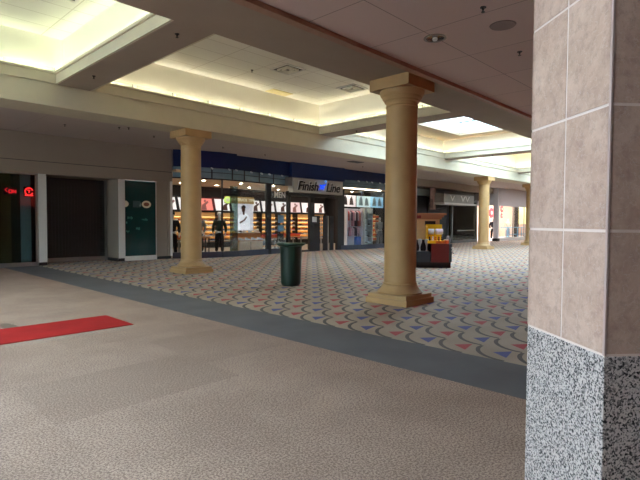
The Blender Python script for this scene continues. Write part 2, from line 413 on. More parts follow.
# ---------------------------------------------------------------- columns
def column(loc, label):
    t = empty('column', loc, 0, label, 'column')
    MB().box(-.49,.49,-.49,.49,0,.115,.008).box(-.455,.455,-.455,.455,.11,.19,.008).build('plinth', M_col, t)
    MB().lathe([(.43,.19),(.45,.2),(.45,.225),(.43,.24),(.40,.265),(.375,.30),(.35,.345),(.345,.36)], 48).build('base_moulding', M_col, t, True)
    MB().lathe([(.325,.355),(.336,.365),(.34,.385),(.334,.4),(.318,.415),(.318,1.6),(.312,2.8),(.305,3.86),(.318,3.868),(.318,3.888),(.308,3.9)], 48).build('shaft', M_col, t, True)
    MB().lathe([(.306,3.895),(.312,3.95),(.345,3.975),(.345,4.0),(.36,4.01),(.385,4.04),(.388,4.065),(.40,4.075),(.425,4.11),(.44,4.16),(.44,4.185)], 48).build('echinus', M_col, t, True)
    MB().box(-.458,.458,-.458,.458,4.18,4.4,.006).build('abacus', M_col, t)
    return t
c0 = column((8.17,5.62,0), 'large tan round column in the centre, nearest the dark grey floor strip')
dup(c0, (8.25,13.56,0), 0, 'tan round column on the left, beside the green shop window')
dup(c0, (28.6,13.56,0), 0, 'small distant tan column beside the dark closed shop')
dup(c0, (36.1,13.56,0), 0, 'furthest tan column, partly hidden by the tiled pillar edge')

# ---------------------------------------------------------------- tiled pillar close to the camera
D = 1.7
P = Vector((1.654,.394)); a = math.radians(49.4)
u = Vector((math.cos(a), math.sin(a))); v = Vector((math.cos(a-PI/2), math.sin(a-PI/2)))
pil = empty('tiled_pillar', (P.x, P.y, 0), a-PI/2, 'square pillar of pink marble tile above speckled granite, right foreground', 'pillar')
# local: +x runs along v (to the right), +y along u (away)
W = .448; G = 1.199; TH = .3785; TW = W/2
MB().box(.002,W-.002,.002,W-.002,G-.004,4.4).build('grout_core', mat('pale_grout', (236,220,212), .8), pil)
MB().box(0,W,0,W,0,G-.003,.004).build('granite_base', granite(), pil)
M_mb = marble()
tl = MB(); g = .0045
zz = G
rows = []
while zz < 4.4:
    rows.append((zz+g, min(4.4, zz+TH-g))); zz += TH
for (z0, z1) in rows:
    for i in range(2):
        lo, hi = i*TW, (i+1)*TW
        l2, h2 = lo+(g if i else 0), hi-(g if i == 0 else 0)
        for f in range(4):
            if f == 0: tl.box(l2, h2, 0, .012, z0, z1)
            elif f == 1: tl.box(l2, h2, W-.012, W, z0, z1, .002)
            elif f == 2: tl.box(0, .012, l2, h2, z0, z1)
            else: tl.box(W-.012, W, l2, h2, z0, z1, .002)
tiles = tl.build('marble_tiles', M_mb, pil)
MB().box(-.001,.008,-.001,.008,G,4.4,.002).build('corner_bead', mat('corner_bead_tile', (196,172,164), .35), pil)

# ---------------------------------------------------------------- litter bin
t = empty('litter_bin', (8.35,9.05,0), 0, 'dark green round litter bin with a flared rim standing on the patterned carpet', 'litter bin')
M_bin = mat('dark_green_plastic', (18,46,37), .4, noise=.08, scale=3, spec=.5)
MB().lathe([(.2,.0),(.235,.03),(.25,.08),(.262,.4),(.275,.95),(.285,1.0),(.25,1.0),(.24,.95),(.22,.1),(.001,.08)], 40).build('body', M_bin, t, True)
MB().lathe([(.285,.985),(.36,1.03),(.372,1.05),(.368,1.07),(.35,1.068),(.28,1.03),(.25,.99)], 40, caps=False).build('rim', mat('green_rim', (34,64,52), .35), t, True)
MB().lathe([(.205,0),(.222,.0),(.222,.015),(.205,.015)], 40).build('foot_ring', M_black, t, True)

# ---------------------------------------------------------------- left shop row (plane y = 19.1)
WY = 19.1
fw = MB()
fw.box(-14, 10.72, WY, WY+.3, 3.25, 4.66)                 # header
fw.box(5.53, 5.79, WY, WY+1.2, .12, 3.25)
fw.box(8.37, 8.62, WY, WY+1.2, .12, 3.25)
fw.box(9.99, 10.68, WY+.06, WY+1.4, .12, 3.25)
fw.box(10.5, 10.68, WY-.0, WY+1.4, .12, 3.25).box(9.97,10.08,WY,WY+.2,.12,3.25)
fw.box(-14, -1.5, WY, WY+.3, 0, 3.25)
fw.box(5.79, 8.37, WY+.3, WY+1.3, 3.25, 3.5)
struct(fw.build('wall_back', M_greywall))
struct(MB().box(-14, 10.68, WY-.012, WY, 3.68, 3.7).build('trim_30', mat('reveal_shadow_gap', (84,74,68), .9)))
struct(MB().box(5.53,5.79,WY+.02,WY+1.2,0,.12).box(8.37,8.62,WY+.02,WY+1.2,0,.12).box(9.99,10.68,WY+.08,WY+1.4,0,.12).build('baseboard_back', M_black))
# corner casing in white
struct(MB().box(10.60,10.70,WY-.03,WY+.1,.12,3.3).box(8.37,8.62,WY-.012,WY,.12,3.25).box(5.53,5.79,WY-.012,WY,.12,3.25).build('trim_31', M_white))
# shop room behind the glass on the far left
struct(MB().box(-2,5.53,23.8,24,0,3.4).box(5.4,5.53,WY+.3,24,0,3.4).box(-2.1,-2,WY+.3,24,0,3.4).build('wall_shop', M_dark))
struct(MB().box(-2,5.53,WY,24,-.05,.0).build('floor', mat('dark_shop_floor', (48,42,38), .6)))
struct(MB().box(-2,5.53,WY+.3,24,3.3,3.4).build('ceiling', M_dark))
g1 = empty('glass_shopfront', (2,WY+.1,0), 0, 'glass shopfront at the far left with red neon signs inside', 'shopfront')
MB().box(-3.5,3.53,-.02,.04,.0,.14).box(-3.5,3.53,-.02,.06,3.2,3.25).box(3.46,3.53,-.02,.06,0,3.25).box(.2,.26,-.02,.06,0,3.25).build('frame', M_alu, g1)
MB().box(-3.5,3.5,0,.012,.14,3.2).build('pane', glass('dark_shop_glass', (225,235,235), .02, .85, .03), g1)
o = MB().box(4.3,4.88,19.9,20.2,.0,3.25).build('display_pillar', mat('olive_paint', (92,84,44), .7)); tag(o, 'olive painted post standing inside the far left shop', 'post')
o = MB().box(5.08,5.4,19.5,19.56,.0,3.25).build('sliding_door_panel', mat('blue_grey_laminate', (150,170,176), .85)); tag(o, 'pale blue grey panel behind the far left glass', 'panel')
o = MB().box(2.4,4.2,20.3,20.9,0,1.1,.02).box(2.3,4.3,20.25,20.95,1.1,1.16,.01).build('service_counter', mat('dark_counter', (56,46,36), .5)); tag(o, 'dark counter inside the far left shop', 'counter')
# hanging dark garment with pale print (dim shape on the rack)
t = empty('garment_rack', (4.2,19.75,0), 0, 'dim black garment rack behind the far left glass', 'rack')
MB().tube((-.5,0,0),(-.5,0,1.8),.02).tube((.1,0,0),(.1,0,1.8),.02).tube((-.5,0,1.8),(.1,0,1.8),.02).build('rail', M_black, t)
g_ = MB().box(-.45,.05,-.12,.12,1.0,1.75,.05); g_.build('hung_clothes', mat('charcoal_cloth', (36,34,36), .9, noise=.3, scale=9), t)
MB().box(-.4,-.1,-.135,-.125,1.35,1.6).build('pale_print', mat('pale_print', (170,170,170), .8), t)
# neon signs
M_neon = mat('red_neon', (255,40,40), .4, emit=(255,45,45), estr=1.3)
def ring_pts(cx, y, cz, rx, rz, n=16, a0=0, a1=2*PI): return [(cx+rx*math.cos(a0+(a1-a0)*k/n), y, cz+rz*math.sin(a0+(a1-a0)*k/n)) for k in range(n+1)]
t = empty('neon_sign', (5.3,19.32,2.62), 0, 'round red neon sign near the white post in the far left window', 'neon sign')
MB().path(ring_pts(0,0,0,.12,.13,14,.3,2*PI-.3), .022).path([(-.05,0,.05),(.02,0,.05),(0,0,-.05)], .018).path([(-.13,0,-.14),(.13,0,-.14)], .018).build('neon_tube', M_neon, t)
MB().box(-.16,.16,.03,.05,-.18,.17).build('backing', M_black, t)
t = empty('neon_sign', (4.7,19.36,2.6), 0, 'dimmer wide red neon sign in the far left window', 'neon sign')
MB().path([(-.05,0,.12),(-.12,0,.05),(-.05,0,-.02)], .014).path([(0,0,-.05),(0,0,.06),(.08,0,.06),(.08,0,-.05),(.0,0,-.05)], .02).path([(.12,0,-.05),(.12,0,.06),(.2,0,-.05),(.2,0,.06)], .02).build('neon_tube', mat('dim_red_neon', (220,30,40), .4, emit=(255,35,45), estr=.6), t)
MB().box(-.16,.24,.03,.05,-.1,.16).build('backing', M_black, t)
# rolling grille
t = empty('security_grille', (7.08,20.2,0), 0, 'closed black rolling security grille in the recessed doorway', 'security grille')
sl = MB()
for k in range(34): 
    z0 = .18+k*.09; sl.box(-1.28,1.24,-.012,.012,z0,z0+.06,.004)
for k in range(22):
    xx = -1.25+k*.118; sl.box(xx-.006,xx+.006,-.018,.018,.15,3.25)
sl.build('slat_curtain', mat('grille_black', (50,54,57), .45, .1), t)
MB().box(-1.28,1.26,-.04,.04,.02,.17).build('bottom_bar', mat('bottom_bar_grey', (150,146,140), .4, .4), t)
MB().box(1.2,1.28,-.07,.07,0,3.25).build('guide_rail', M_alu, t)
struct(MB().box(5.7,8.5,20.9,21,0,3.5).box(8.37,8.5,20.3,21,0,3.5).build('wall_shop', M_dark))
# green window
t = empty('green_shop_window', (9.295,WY+.02,0), 0, 'tall teal green window panel with oval emblems between two white posts', 'shop window')
MB().box(-.675,.695,-.03,.06,0,.19,.01).box(-.675,-.655,-.02,.06,.19,3.23).box(.655,.695,-.02,.06,.19,3.23).build('frame', M_white, t)
MB().box(-.655,.655,0,.02,.19,3.23).build('pane', mat('teal_film_glass', (3,58,58), .12, noise=.2, scale=1.1, spec=.6), t)
M_oval = mat('cream_emblem', (226,224,196), .6)
def oval(cx, cz, rx, rz, y, m, name, par, a0=0, a1=2*PI, th=.004):
    b = MB(); pts = [(cx+rx*math.cos(a0+(a1-a0)*k/28), cz+rz*math.sin(a0+(a1-a0)*k/28)) for k in range(28 if a1-a0 > 6 else 29)]
    b.extr(pts, 'y', y-th, y); return b.build(name, m, par)
oval(.25,2.29,.2,.15,-.001,M_oval,'oval_emblem',t)
oval(.25,2.29,.12,.08,-.006,mat('brown_emblem_centre', (128,78,44), .6, noise=.4, scale=22),'emblem_centre',t)
oval(-.65,2.29,.15,.13,-.001,M_oval,'oval_emblem',t,-PI/2,PI/2)
MB().box(-.32,.0,-.006,0,2.16,2.42).build('poster_square', mat('dark_teal_print', (20,68,72), .5), t)
MB().extr([(-.06,2.2),(.02,2.2),(.0,2.36)],'y',-.012,-.006).build('print_mark', mat('grey_print', (120,150,150), .5), t)
pr = MB()
random.seed(3)
for (cx, cz, n) in ((-.45,1.7,5),(.15,1.62,6),(-.5,1.15,3),(-.1,1.25,4)):
    for k in range(n): pr.box(cx+k*.045-.1,cx+k*.045-.07,-.003,0,cz+random.uniform(-.03,.03),cz+.05+random.uniform(0,.05))
pr.box(-.62,-.56,-.003,0,1.5,1.58)
pr.build('faded_print', mat('faded_print', (60,140,128), .6), t)

# ---------------------------------------------------------------- shoe shop
SX0, SX1, SY = 10.7, 26.4, 18.7
# room
struct(MB().box(10.7,27.2,18.6,26,-.05,.015).build('floor', tiled('shop_floor', (150,142,134), (120,112,104), .9, .9, (0,0), .008)))
struct(MB().box(10.7,27.2,18.75,26,3.7,3.8).build('ceiling', mat('shop_ceiling', (236,204,160), .8)))
struct(MB().box(10.7,27.2,25.6,25.75,0,3.8).box(10.55,10.7,19.3,25.7,0,4.66).box(27.2,27.35,19.1,25.7,0,4.66).build('wall_shop', mat('shop_black_wall', (26,22,22), .7)))
path = [(10.7,19.08),(11.7,18.55),(12.7,18.3),(13.7,18.3),(15.35,18.55),(17.05,18.7)]
path2 = [(21.1,18.7),(22.4,18.45),(24.0,18.4),(25.3,18.6),(26.3,19.1)]
def along(pts, th):
    """offset outline of a polyline for a wall strip"""
    out, inn = [], []
    for i, p in enumerate(pts):
        a = Vector(pts[max(0,i-1)]); b = Vector(pts[min(len(pts)-1,i+1)]); d = (b-a).normalized(); n = Vector((d.y,-d.x))
        p = Vector(p); out.append(p+n*th*.5); inn.append(p-n*th*.5)
    return [tuple(q) for q in out]+[tuple(q) for q in reversed(inn)]
def strip(mb, pts, th, z0, z1):
    # one convex piece per segment
    o = along(pts, th); n = len(pts)
    for i in range(n-1):
        mb.prism([o[i], o[i+1], o[2*n-2-i], o[2*n-1-i]], z0, z1)
    return mb
# blue fascia
struct(strip(MB(), [(10.7,19.0),(11.7,18.5),(12.6,18.22),(13.4,18.2)], .12, 3.95, 4.66).box(13.4,17.0,18.55,18.7,3.95,4.66).box(13.34,13.44,18.2,18.7,3.95,4.66)
    .box(17.0,21.1,18.36,18.7,3.9,4.66).box(21.1,26.6,18.55,18.7,4.05,4.66).box(26.3,28.6,18.9,19.2,3.9,4.66).build('wall_fascia', M_blue))
# teal transom band
M_teal = mat('teal_transom', (120,150,166), .25, noise=.15, scale=1.5, spec=.6)
tb = empty('transom_band', (0,0,0), 0, 'teal glazed transom strip with dark joints over the left display window', 'transom')
strip(MB(), [(p[0],p[1]-.04) for p in path], .05, 3.5, 3.95).build('teal_glazing', M_teal, tb)
j = MB(); strip(j, [(p[0],p[1]-.04) for p in path], .07, 3.74, 3.765)
for p in ((12.2,18.42),(13.2,18.3),(13.9,18.33),(14.9,18.48),(15.9,18.6)): j.box(p[0]-.02,p[0]+.02,p[1]-.1,p[1]+.02,3.5,3.95)
j.build('joint', mat('dark_joint', (20,34,50), .5), tb)
tb = empty('transom_band', (0,0,0), 0, 'pale teal transom strip over the display window right of the lettered sign', 'transom')
strip(MB(), [(p[0],p[1]-.04) for p in path2], .05, 3.62, 4.05).build('teal_glazing', mat('teal_transom_dark', (96,122,132), .25, noise=.2, scale=1.5, spec=.6), tb)
j = MB(); strip(j, [(p[0],p[1]-.04) for p in path2], .07, 3.85, 3.87); j.build('joint', MATS['dark_joint'], tb)
# small fascia spot lights
M_spot = mat('pale_fixture', (190,205,215), .3, emit=(220,235,255), estr=.02)
sp = None
for (x_, y_) in ((11.35,18.5),(12.1,18.25),(12.9,18.1),(13.3,18.1),(14.3,18.3),(15.0,18.4),(15.5,18.4),(16.4,18.5),(22.2,18.3),(22.9,18.25),(23.4,18.25),(24.2,18.25),(24.8,18.3),(25.6,18.55)):
    z_ = 3.93 if x_ < 20 else 4.02
    if sp is None:
        sp = empty('spot_light', (x_,y_,z_), 0, 'tiny pale spotlight under the blue shop fascia', 'spotlight', 'spotlights under the blue fascia')
        MB().tube((0,0,0),(0,-.12,-.04),.035,10).build('housing', M_spot, sp)
        MB().box(-.02,.02,-.03,.05,-.02,.02).build('bracket', M_black, sp)
    else: dup(sp, (x_,y_,z_))
# shopfront glazing
gl = glass('shop_glass', (245,252,255), .02, .97, .045)
M_fr = mat('dark_bronze_frame', (26,27,30), .45)
def front(pts, label, mull):
    t = empty('display_window', (pts[0][0],pts[0][1],0), 0, label, 'shop window')
    L = [(p[0]-pts[0][0],p[1]-pts[0][1]) for p in pts]
    strip(MB(), L, .012, .26, 3.5).build('pane', gl, t)
    strip(MB(), L, .1, 0, .26).build('kick_plate', mat('slate_kick_plate', (60,64,76), .4, noise=.1), t)
    strip(MB(), L, .09, 3.45, 3.5).build('head_rail', M_fr, t)
    for (mx, my, w) in mull:
        MB().box(mx-pts[0][0]-w/2, mx-pts[0][0]+w/2, my-pts[0][1]-.06, my-pts[0][1]+.06, .0, 3.5).build('mullion', M_fr, t)
    return t
front(path, 'long bowed display window with mannequins and a white poster behind it', [(12.7,18.3,.02),(15.62,18.58,.3)])
front(path2, 'display window right of the sign with clothing racks behind it', [(21.25,18.7,.3),(25.2,18.58,.12),(26.3,19.1,.15)])
# entrance bay: posts and folded grille panels
t = empty('shop_entrance', (17,18.7,0), 0, 'dark framed open shop entrance below the lettered sign', 'entrance')
for x_, w in ((.08,.16),(1.75,.34),(3.95,.3)):
    MB().box(x_-w/2,x_+w/2,-.08,.1,0,3.2).build('post', M_fr, t)
MB().box(0,4.1,-.06,.1,2.95,3.2).build('lintel', M_black, t)
MB().box(0,1.6,-.03,.05,0,.1).build('threshold', M_fr, t)
for k, (x_, w) in enumerate(((2.2,.42),(2.85,.36),(3.38,.3),(2.52,.05),(3.1,.05))):
    MB().box(x_-w/2,x_+w/2,-.02,.03,0,1.95).build('door_leaf', M_black if k < 3 else M_alu, t)
# paper notices
M_paper = mat('white_paper', (226,232,236), .6)
o = MB().box(18.72,19.06,18.59,18.6,1.6,1.88).build('notice', M_paper); tag(o, 'white paper notice taped to the dark entrance post', 'notice')
t = empty('window_stand', (16.75,18.95,0), 0, 'black sign stand with two pale blue sheets behind the window', 'sign stand')
MB().box(-.21,.21,-.02,.02,.45,1.0).box(-.03,.03,-.02,.02,0,.5).box(-.2,.2,-.15,.15,0,.03).box(-.2,-.16,-.015,.015,.9,1.9).box(.16,.2,-.015,.015,.9,1.9).build('stand', M_black, t)
MB().box(-.2,.2,-.035,-.02,1.55,1.95).box(-.2,.2,-.035,-.02,1.1,1.42).build('sheet', mat('pale_blue_sheet', (150,196,226), .6), t)

def text(s, size, m, name, parent, loc, rot=(PI/2,0,0), ext=.01, shear=0, bold=0, sx=1):
    c = bpy.data.curves.new(name, 'FONT'); c.body = s; c.size = size; c.extrude = ext; c.shear = shear; c.offset = bold; c.align_x = 'CENTER'; c.align_y = 'CENTER'
    tmp = bpy.data.objects.new('tmp', c); COL.objects.link(tmp)
    dg = bpy.context.evaluated_depsgraph_get(); me = bpy.data.meshes.new_from_object(tmp.evaluated_get(dg))
    bpy.data.objects.remove(tmp); me.name = name; me.materials.clear(); me.materials.append(m)
    o = bpy.data.objects.new(name, me); COL.objects.link(o); o.location = loc; o.rotation_euler = rot; o.scale = (sx,1,1)
    if parent: o.parent = parent
    return o
# main sign
t = empty('shop_sign', (18.95,18.3,3.5), 0, 'grey sign board reading Finish Line above the entrance', 'sign')
MB().box(-1.91,1.91,0,.4,-.37,.37,.01).build('board', mat('sign_grey', (182,180,172), .5), t)
M_let = mat('white_letter', (232,234,232), .4); M_lets = mat('letter_return_black', (16,20,22), .5)
for s_, x_, wx in (('Finish',-.92,1.0),('Line',1.0,1.0)):
    text(s_, .66, M_let, 'lettering_edge', t, (x_-.025,-.03,-.01), ext=.02, shear=.25, bold=.014, sx=wx)
    text(s_, .66, M_lets, 'lettering', t, (x_,-.07,-.04), ext=.015, shear=.25, bold=.012, sx=wx)
rb = MB()   # blue running figure emblem
M_rb = mat('blue_runner', (30,80,225), .4, emit=(40,90,255), estr=.35)
rb.path([(.2,-.09,.05),(.32,-.09,.12)], .055, 10).path([(.3,-.09,.12),(.46,-.09,.1),(.5,-.09,.2)], .035).path([(.22,-.09,.05),(.05,-.09,.02),(-.05,-.09,.1)], .04).path([(.18,-.09,.03),(.3,-.09,-.08),(.22,-.09,-.2)], .04).path([(.18,-.09,.03),(.05,-.09,-.12),(-.12,-.09,-.16)], .04)
rb.box(.1,.4,-.1,-.06,-.12,.12,.03)
rbo = rb.build('runner_emblem', M_rb, t); rbo.scale = (.8,1,.85)
MB().lathe([(.0005,-.07),(.05,-.05),(.07,0),(.05,.05),(.0005,.07)],16,(.4,-.09)).build('runner_head', mat('runner_head_blue', (110,170,250), .4, emit=(120,180,255), estr=.3), t, True).location = (0,0,.3)
MB().box(-2.2,-1.91,.1,.5,-.05,.37).build('side_return', mat('sign_side', (120,116,112), .5), t)
# "MEN" window lettering
t = empty('window_lettering', (16.35,18.55,2.95), math.radians(7), 'white MEN lettering on the shop window', 'lettering')
text('MEN', .42, M_let, 'lettering', t, (0,0,0), ext=.004, bold=.01)
# downlights inside the shop
M_dl = mat('shop_downlight_glow', (255,255,255), .5, emit=(255,232,205), estr=130)
dl = None
for i in range(7):
    for k in range(3):
        p = (11.6+i*2.35, 19.4+k*2.3, 3.7)
        if dl is None:
            dl = empty('shop_downlight', p, 0, 'small round warm downlight in the shoe shop ceiling', 'downlight', 'downlights of the shoe shop')
            MB().lathe([(.12,-.012),(.12,0),(.09,0),(.09,-.012),(.12,-.012)],20,caps=False).build('trim_ring', M_white, dl)
            MB().lathe([(.09,-.005),(.0005,-.005)],20,caps=False).build('lamp', M_dl, dl)
        else: dup(dl, p)

# wall bays: lit shelving under tilted graphics
M_back = mat('lit_amber_panel', (232,184,120), .7, noise=.1, scale=3)
M_led = mat('shelf_strip_light', (255,255,255), .5, emit=(255,200,125), estr=4)
M_shelf = mat('brown_shelf', (120,84,56), .5)
def shelf_bay(loc, rz, label, group, w=1.5):
    t = empty('shelf_bay', loc, rz, label, 'shelf unit', group)
    MB().box(-w/2,w/2,0,.04,.35,2.15).build('back_panel', M_back, t)
    MB().box(-w/2,-w/2+.04,-.35,0,.0,2.2).box(w/2-.04,w/2,-.35,0,.0,2.2).box(-w/2,w/2,-.36,0,0,.35).build('side_frame', M_black, t)
    for k in range(6):
        z = .4+k*.3
        sh = MB().box(-w/2+.04,w/2-.04,-.33,0,z-.02,z+.012).build('shelf', M_shelf, t)
        if k: MB().box(-w/2+.06,w/2-.06,-.05,-.03,z-.032,z-.021).build('strip_light', M_led, sh)
    return t
bays = [(11.6+i*1.62, 25.5, 0) for i in range(10)]
b0 = shelf_bay(bays[0], 0, 'amber lit wall shelf bay full of shoes at the back of the shoe shop', 'lit shelf bays at the back wall')
for p in bays[1:]: dup(b0, p)
# shoes
def shoe_mesh(col, sole=(236,232,226)):
    return mat('shoe_%d_%d_%d' % col, col, .6), mat('sole_%d_%d_%d' % sole, sole, .6)
def make_shoe(loc, rz, col, label, group, sole=(236,232,226), s=1.15):
    m1, m2 = shoe_mesh(col, sole)
    t = empty('athletic_shoe', loc, rz, label, 'shoe', group); t.scale = (s,s,s)
    up = MB(); prof = [(-.15,.03),(-.155,.11),(-.13,.125),(-.05,.105),(.03,.075),(.11,.06),(.15,.045),(.16,.03)]
    up.extr(prof,'y',-.045,.045); o = up.build('upper', m1, t)
    bv = o.modifiers.new('b','BEVEL'); bv.width = .02; bv.segments = 2
    MB().box(-.165,.17,-.052,.052,0,.035,.012).build('sole', m2, t)
    return t
shoe_cols = [(232,228,224),(40,40,46),(190,60,50),(70,90,150),(150,146,140)]
protos = {}
random.seed(11)
for bi, (bx, by, _) in enumerate(bays):
    for k in range(5):
        z = .412+k*.3
        for q in range(4):
            c = random.choice(shoe_cols)
            loc = (bx-.5+q*.34, by-.2, z); rz = random.choice((0, PI))+random.uniform(-.3,.3)
            if c not in protos: protos[c] = make_shoe(loc, rz, c, 'athletic shoe displayed on the amber lit back wall shelves', 'shoes on the lit back wall shelves')
            else: dup(protos[c], loc, rz)
# tilted graphic boards above the bays
gcols = [(238,232,232),(232,130,120),(236,228,226),(206,186,190)]
art = [((90,60,60),'dark figure'),((250,220,214),'pale shape')]
def graphic(x_, col, dark, label):
    t = empty('graphic_board', (x_,25.35,0), 0, label, 'poster', 'tilted graphic boards above the shoe wall')
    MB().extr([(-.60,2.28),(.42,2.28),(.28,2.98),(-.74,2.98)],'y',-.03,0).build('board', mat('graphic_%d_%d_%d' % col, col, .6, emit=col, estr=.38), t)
    m = mat('graphic_ink_%d_%d_%d' % dark, dark, .7)
    random.seed(int(x_*10))
    b = MB(); cx = random.uniform(-.25,.05)
    b.extr([(cx-.16,2.3),(cx+.2,2.3),(cx+.14,2.6),(cx+.32,2.76),(cx+.24,2.84),(cx+.02,2.7),(cx-.14,2.6)],'y',-.036,-.03)
    b.extr([(cx+.06+.08*math.cos(a*PI/5),2.84+.08*math.sin(a*PI/5)) for a in range(10)],'y',-.036,-.03)
    b.build('printed_figure', m, t)
    return t
ORD = ['first','second','third','fourth','fifth','sixth','seventh','eighth','ninth','tenth','eleventh','twelfth','thirteenth']
xs = [11.6+1.23*i for i in range(13)]
for i, x_ in enumerate(xs):
    graphic(x_, gcols[(i*7+1) % 4 if i % 3 == 1 else (0 if i % 2 else 2)], (90,60,62) if i % 2 else (150,110,112), 'tilted graphic board above the shoe wall, %s from the left end of the row' % ORD[i])
# white man poster and header board
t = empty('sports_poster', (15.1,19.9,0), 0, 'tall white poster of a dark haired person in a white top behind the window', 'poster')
MB().box(-.58,.62,0,.03,1.15,2.5).build('sheet', mat('poster_white', (222,216,222), .6, emit=(222,216,222), estr=.3), t)  # slight emission added so the sheet looks lit
M_skin = mat('poster_skin', (110,62,48), .7); M_hair = mat('poster_hair', (24,18,18), .8)
MB().extr([(.0+.11*math.cos(k*PI/8), 2.22+.15*math.sin(k*PI/8)) for k in range(16)],'y',-.004,0).extr([(-.05,1.95),(.08,1.95),(.06,2.12),(-.05,2.12)],'y',-.004,0).build('printed_face', M_skin, t)
MB().extr([(-.14,2.24),(-.13,2.36),(-.03,2.43),(.09,2.42),(.14,2.33),(.12,2.26),(.05,2.32),(-.07,2.31)],'y',-.008,-.004).build('printed_hair', M_hair, t)
MB().extr([(-.32,1.2),(.4,1.2),(.42,1.75),(.25,1.98),(.08,2.02),(0,1.9),(-.08,2.02),(-.24,1.95),(-.36,1.7)],'y',-.004,0).build('printed_shirt', mat('poster_shirt', (240,236,240), .7, emit=(240,236,240), estr=.35), t)  # shirt print glows a little along with the sheet
MB().extr([(-.22,1.5),(.1,1.66),(.22,1.85),(.16,1.87),(.0,1.7),(-.25,1.58)],'y',-.008,-.004).build('printed_arm', mat('poster_arm', (160,130,130), .7), t)  # arm printed in a flat rosy grey
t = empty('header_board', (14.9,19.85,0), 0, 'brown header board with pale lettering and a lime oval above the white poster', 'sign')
MB().box(-.98,.82,-.02,.02,2.5,2.84).build('board', mat('brown_board', (150,120,74), .6, emit=(150,118,70), estr=.25), t)  # board, lettering and badge get slight emission to look lit
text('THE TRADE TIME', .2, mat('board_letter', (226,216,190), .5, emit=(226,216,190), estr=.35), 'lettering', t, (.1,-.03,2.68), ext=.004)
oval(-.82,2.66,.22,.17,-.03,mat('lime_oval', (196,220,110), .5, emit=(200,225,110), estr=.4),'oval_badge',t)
oval(-.82,2.66,.13,.09,-.036,mat('pale_lime', (236,240,200), .5),'badge_centre',t)
o = MB().box(13.85,14.3,19.3,19.32,.02,3.3).build('reflection_pane', glass('reflection_tint', (205,226,220), .15, .75, .25)); tag(o, 'narrow pale green pane standing for a reflection left of the white poster', 'reflection')  # tinted pane put in for a reflection on the shop window
# display table with shoes
t = empty('shoe_plinth', (15.25,20.0,0), 0, 'stepped wooden shoe plinth in front of the white poster', 'display stand')
MB().box(-.78,.78,-.5,.0,0,.62,.01).build('lower_cabinet', mat('tan_laminate', (220,176,132), .5), t)
MB().box(-.78,.78,-.55,0,.62,.68).build('lower_shelf', M_wood, t); MB().box(-.78,.78,-.35,0,.68,.98).build('riser', mat('orange_wood', (226,144,80), .5), t)
MB().box(-.78,.78,-.38,0,.98,1.03).build('upper_shelf', M_wood, t)
MB().box(-.01,.01,-.507,-.5,0,.6).build('door_gap', M_black, t)
for (z_, y_, nm) in ((.68,19.55,'lower'),(1.03,19.8,'upper')):
    for q in range(4):
        make_shoe((14.68+q*.4,y_,z_), random.uniform(-.3,.3)+PI/2*0, (238,236,240), 'white athletic shoe on the %s step of the wooden plinth' % nm, 'white shoes on the %s step' % nm, s=1.05)
# low tables with red/orange stock
def low_table(loc, col, label):
    t = empty('display_table', loc, 0, label, 'table')
    MB().box(-.8,.8,-.4,.4,.7,.76,.01).build('tabletop', M_wood, t)
    for a in (-.74,.74):
        for b in (-.34,.34): MB().box(a-.03,a+.03,b-.03,b+.03,0,.7).build('leg', M_alu, t)
    MB().box(-.75,.75,-.35,.35,.25,.29).build('lower_shelf', M_wood, t)
    return t
low_table((17.6,20.6,0), None, 'wooden display table with red boxes seen above the litter bin')
low_table((19.6,21.5,0), None, 'wooden display table deep in the shop behind the entrance')
low_table((13.0,21.6,0), None, 'wooden display table behind the dark mannequin')
box0 = None
random.seed(5)
for (tx, ty) in ((17.6,20.6),(19.6,21.5),(13.0,21.6)):
    for q in range(4):
        for w in range(2):
            loc = (tx-.55+q*.37, ty-.2+w*.36, .76)
            if box0 is None:
                box0 = empty('shoe_box', loc, 0, 'red and orange shoe box on a display table in the shoe shop', 'box', 'shoe boxes on the display tables')
                MB().box(-.16,.16,-.11,.11,0,.1).build('body', mat('orange_card', (206,90,40), .7), box0)
                MB().box(-.165,.165,-.115,.115,.1,.14).build('lid', mat('red_card', (200,50,36), .7), box0)
            else: dup(box0, loc, random.uniform(-.2,.2))

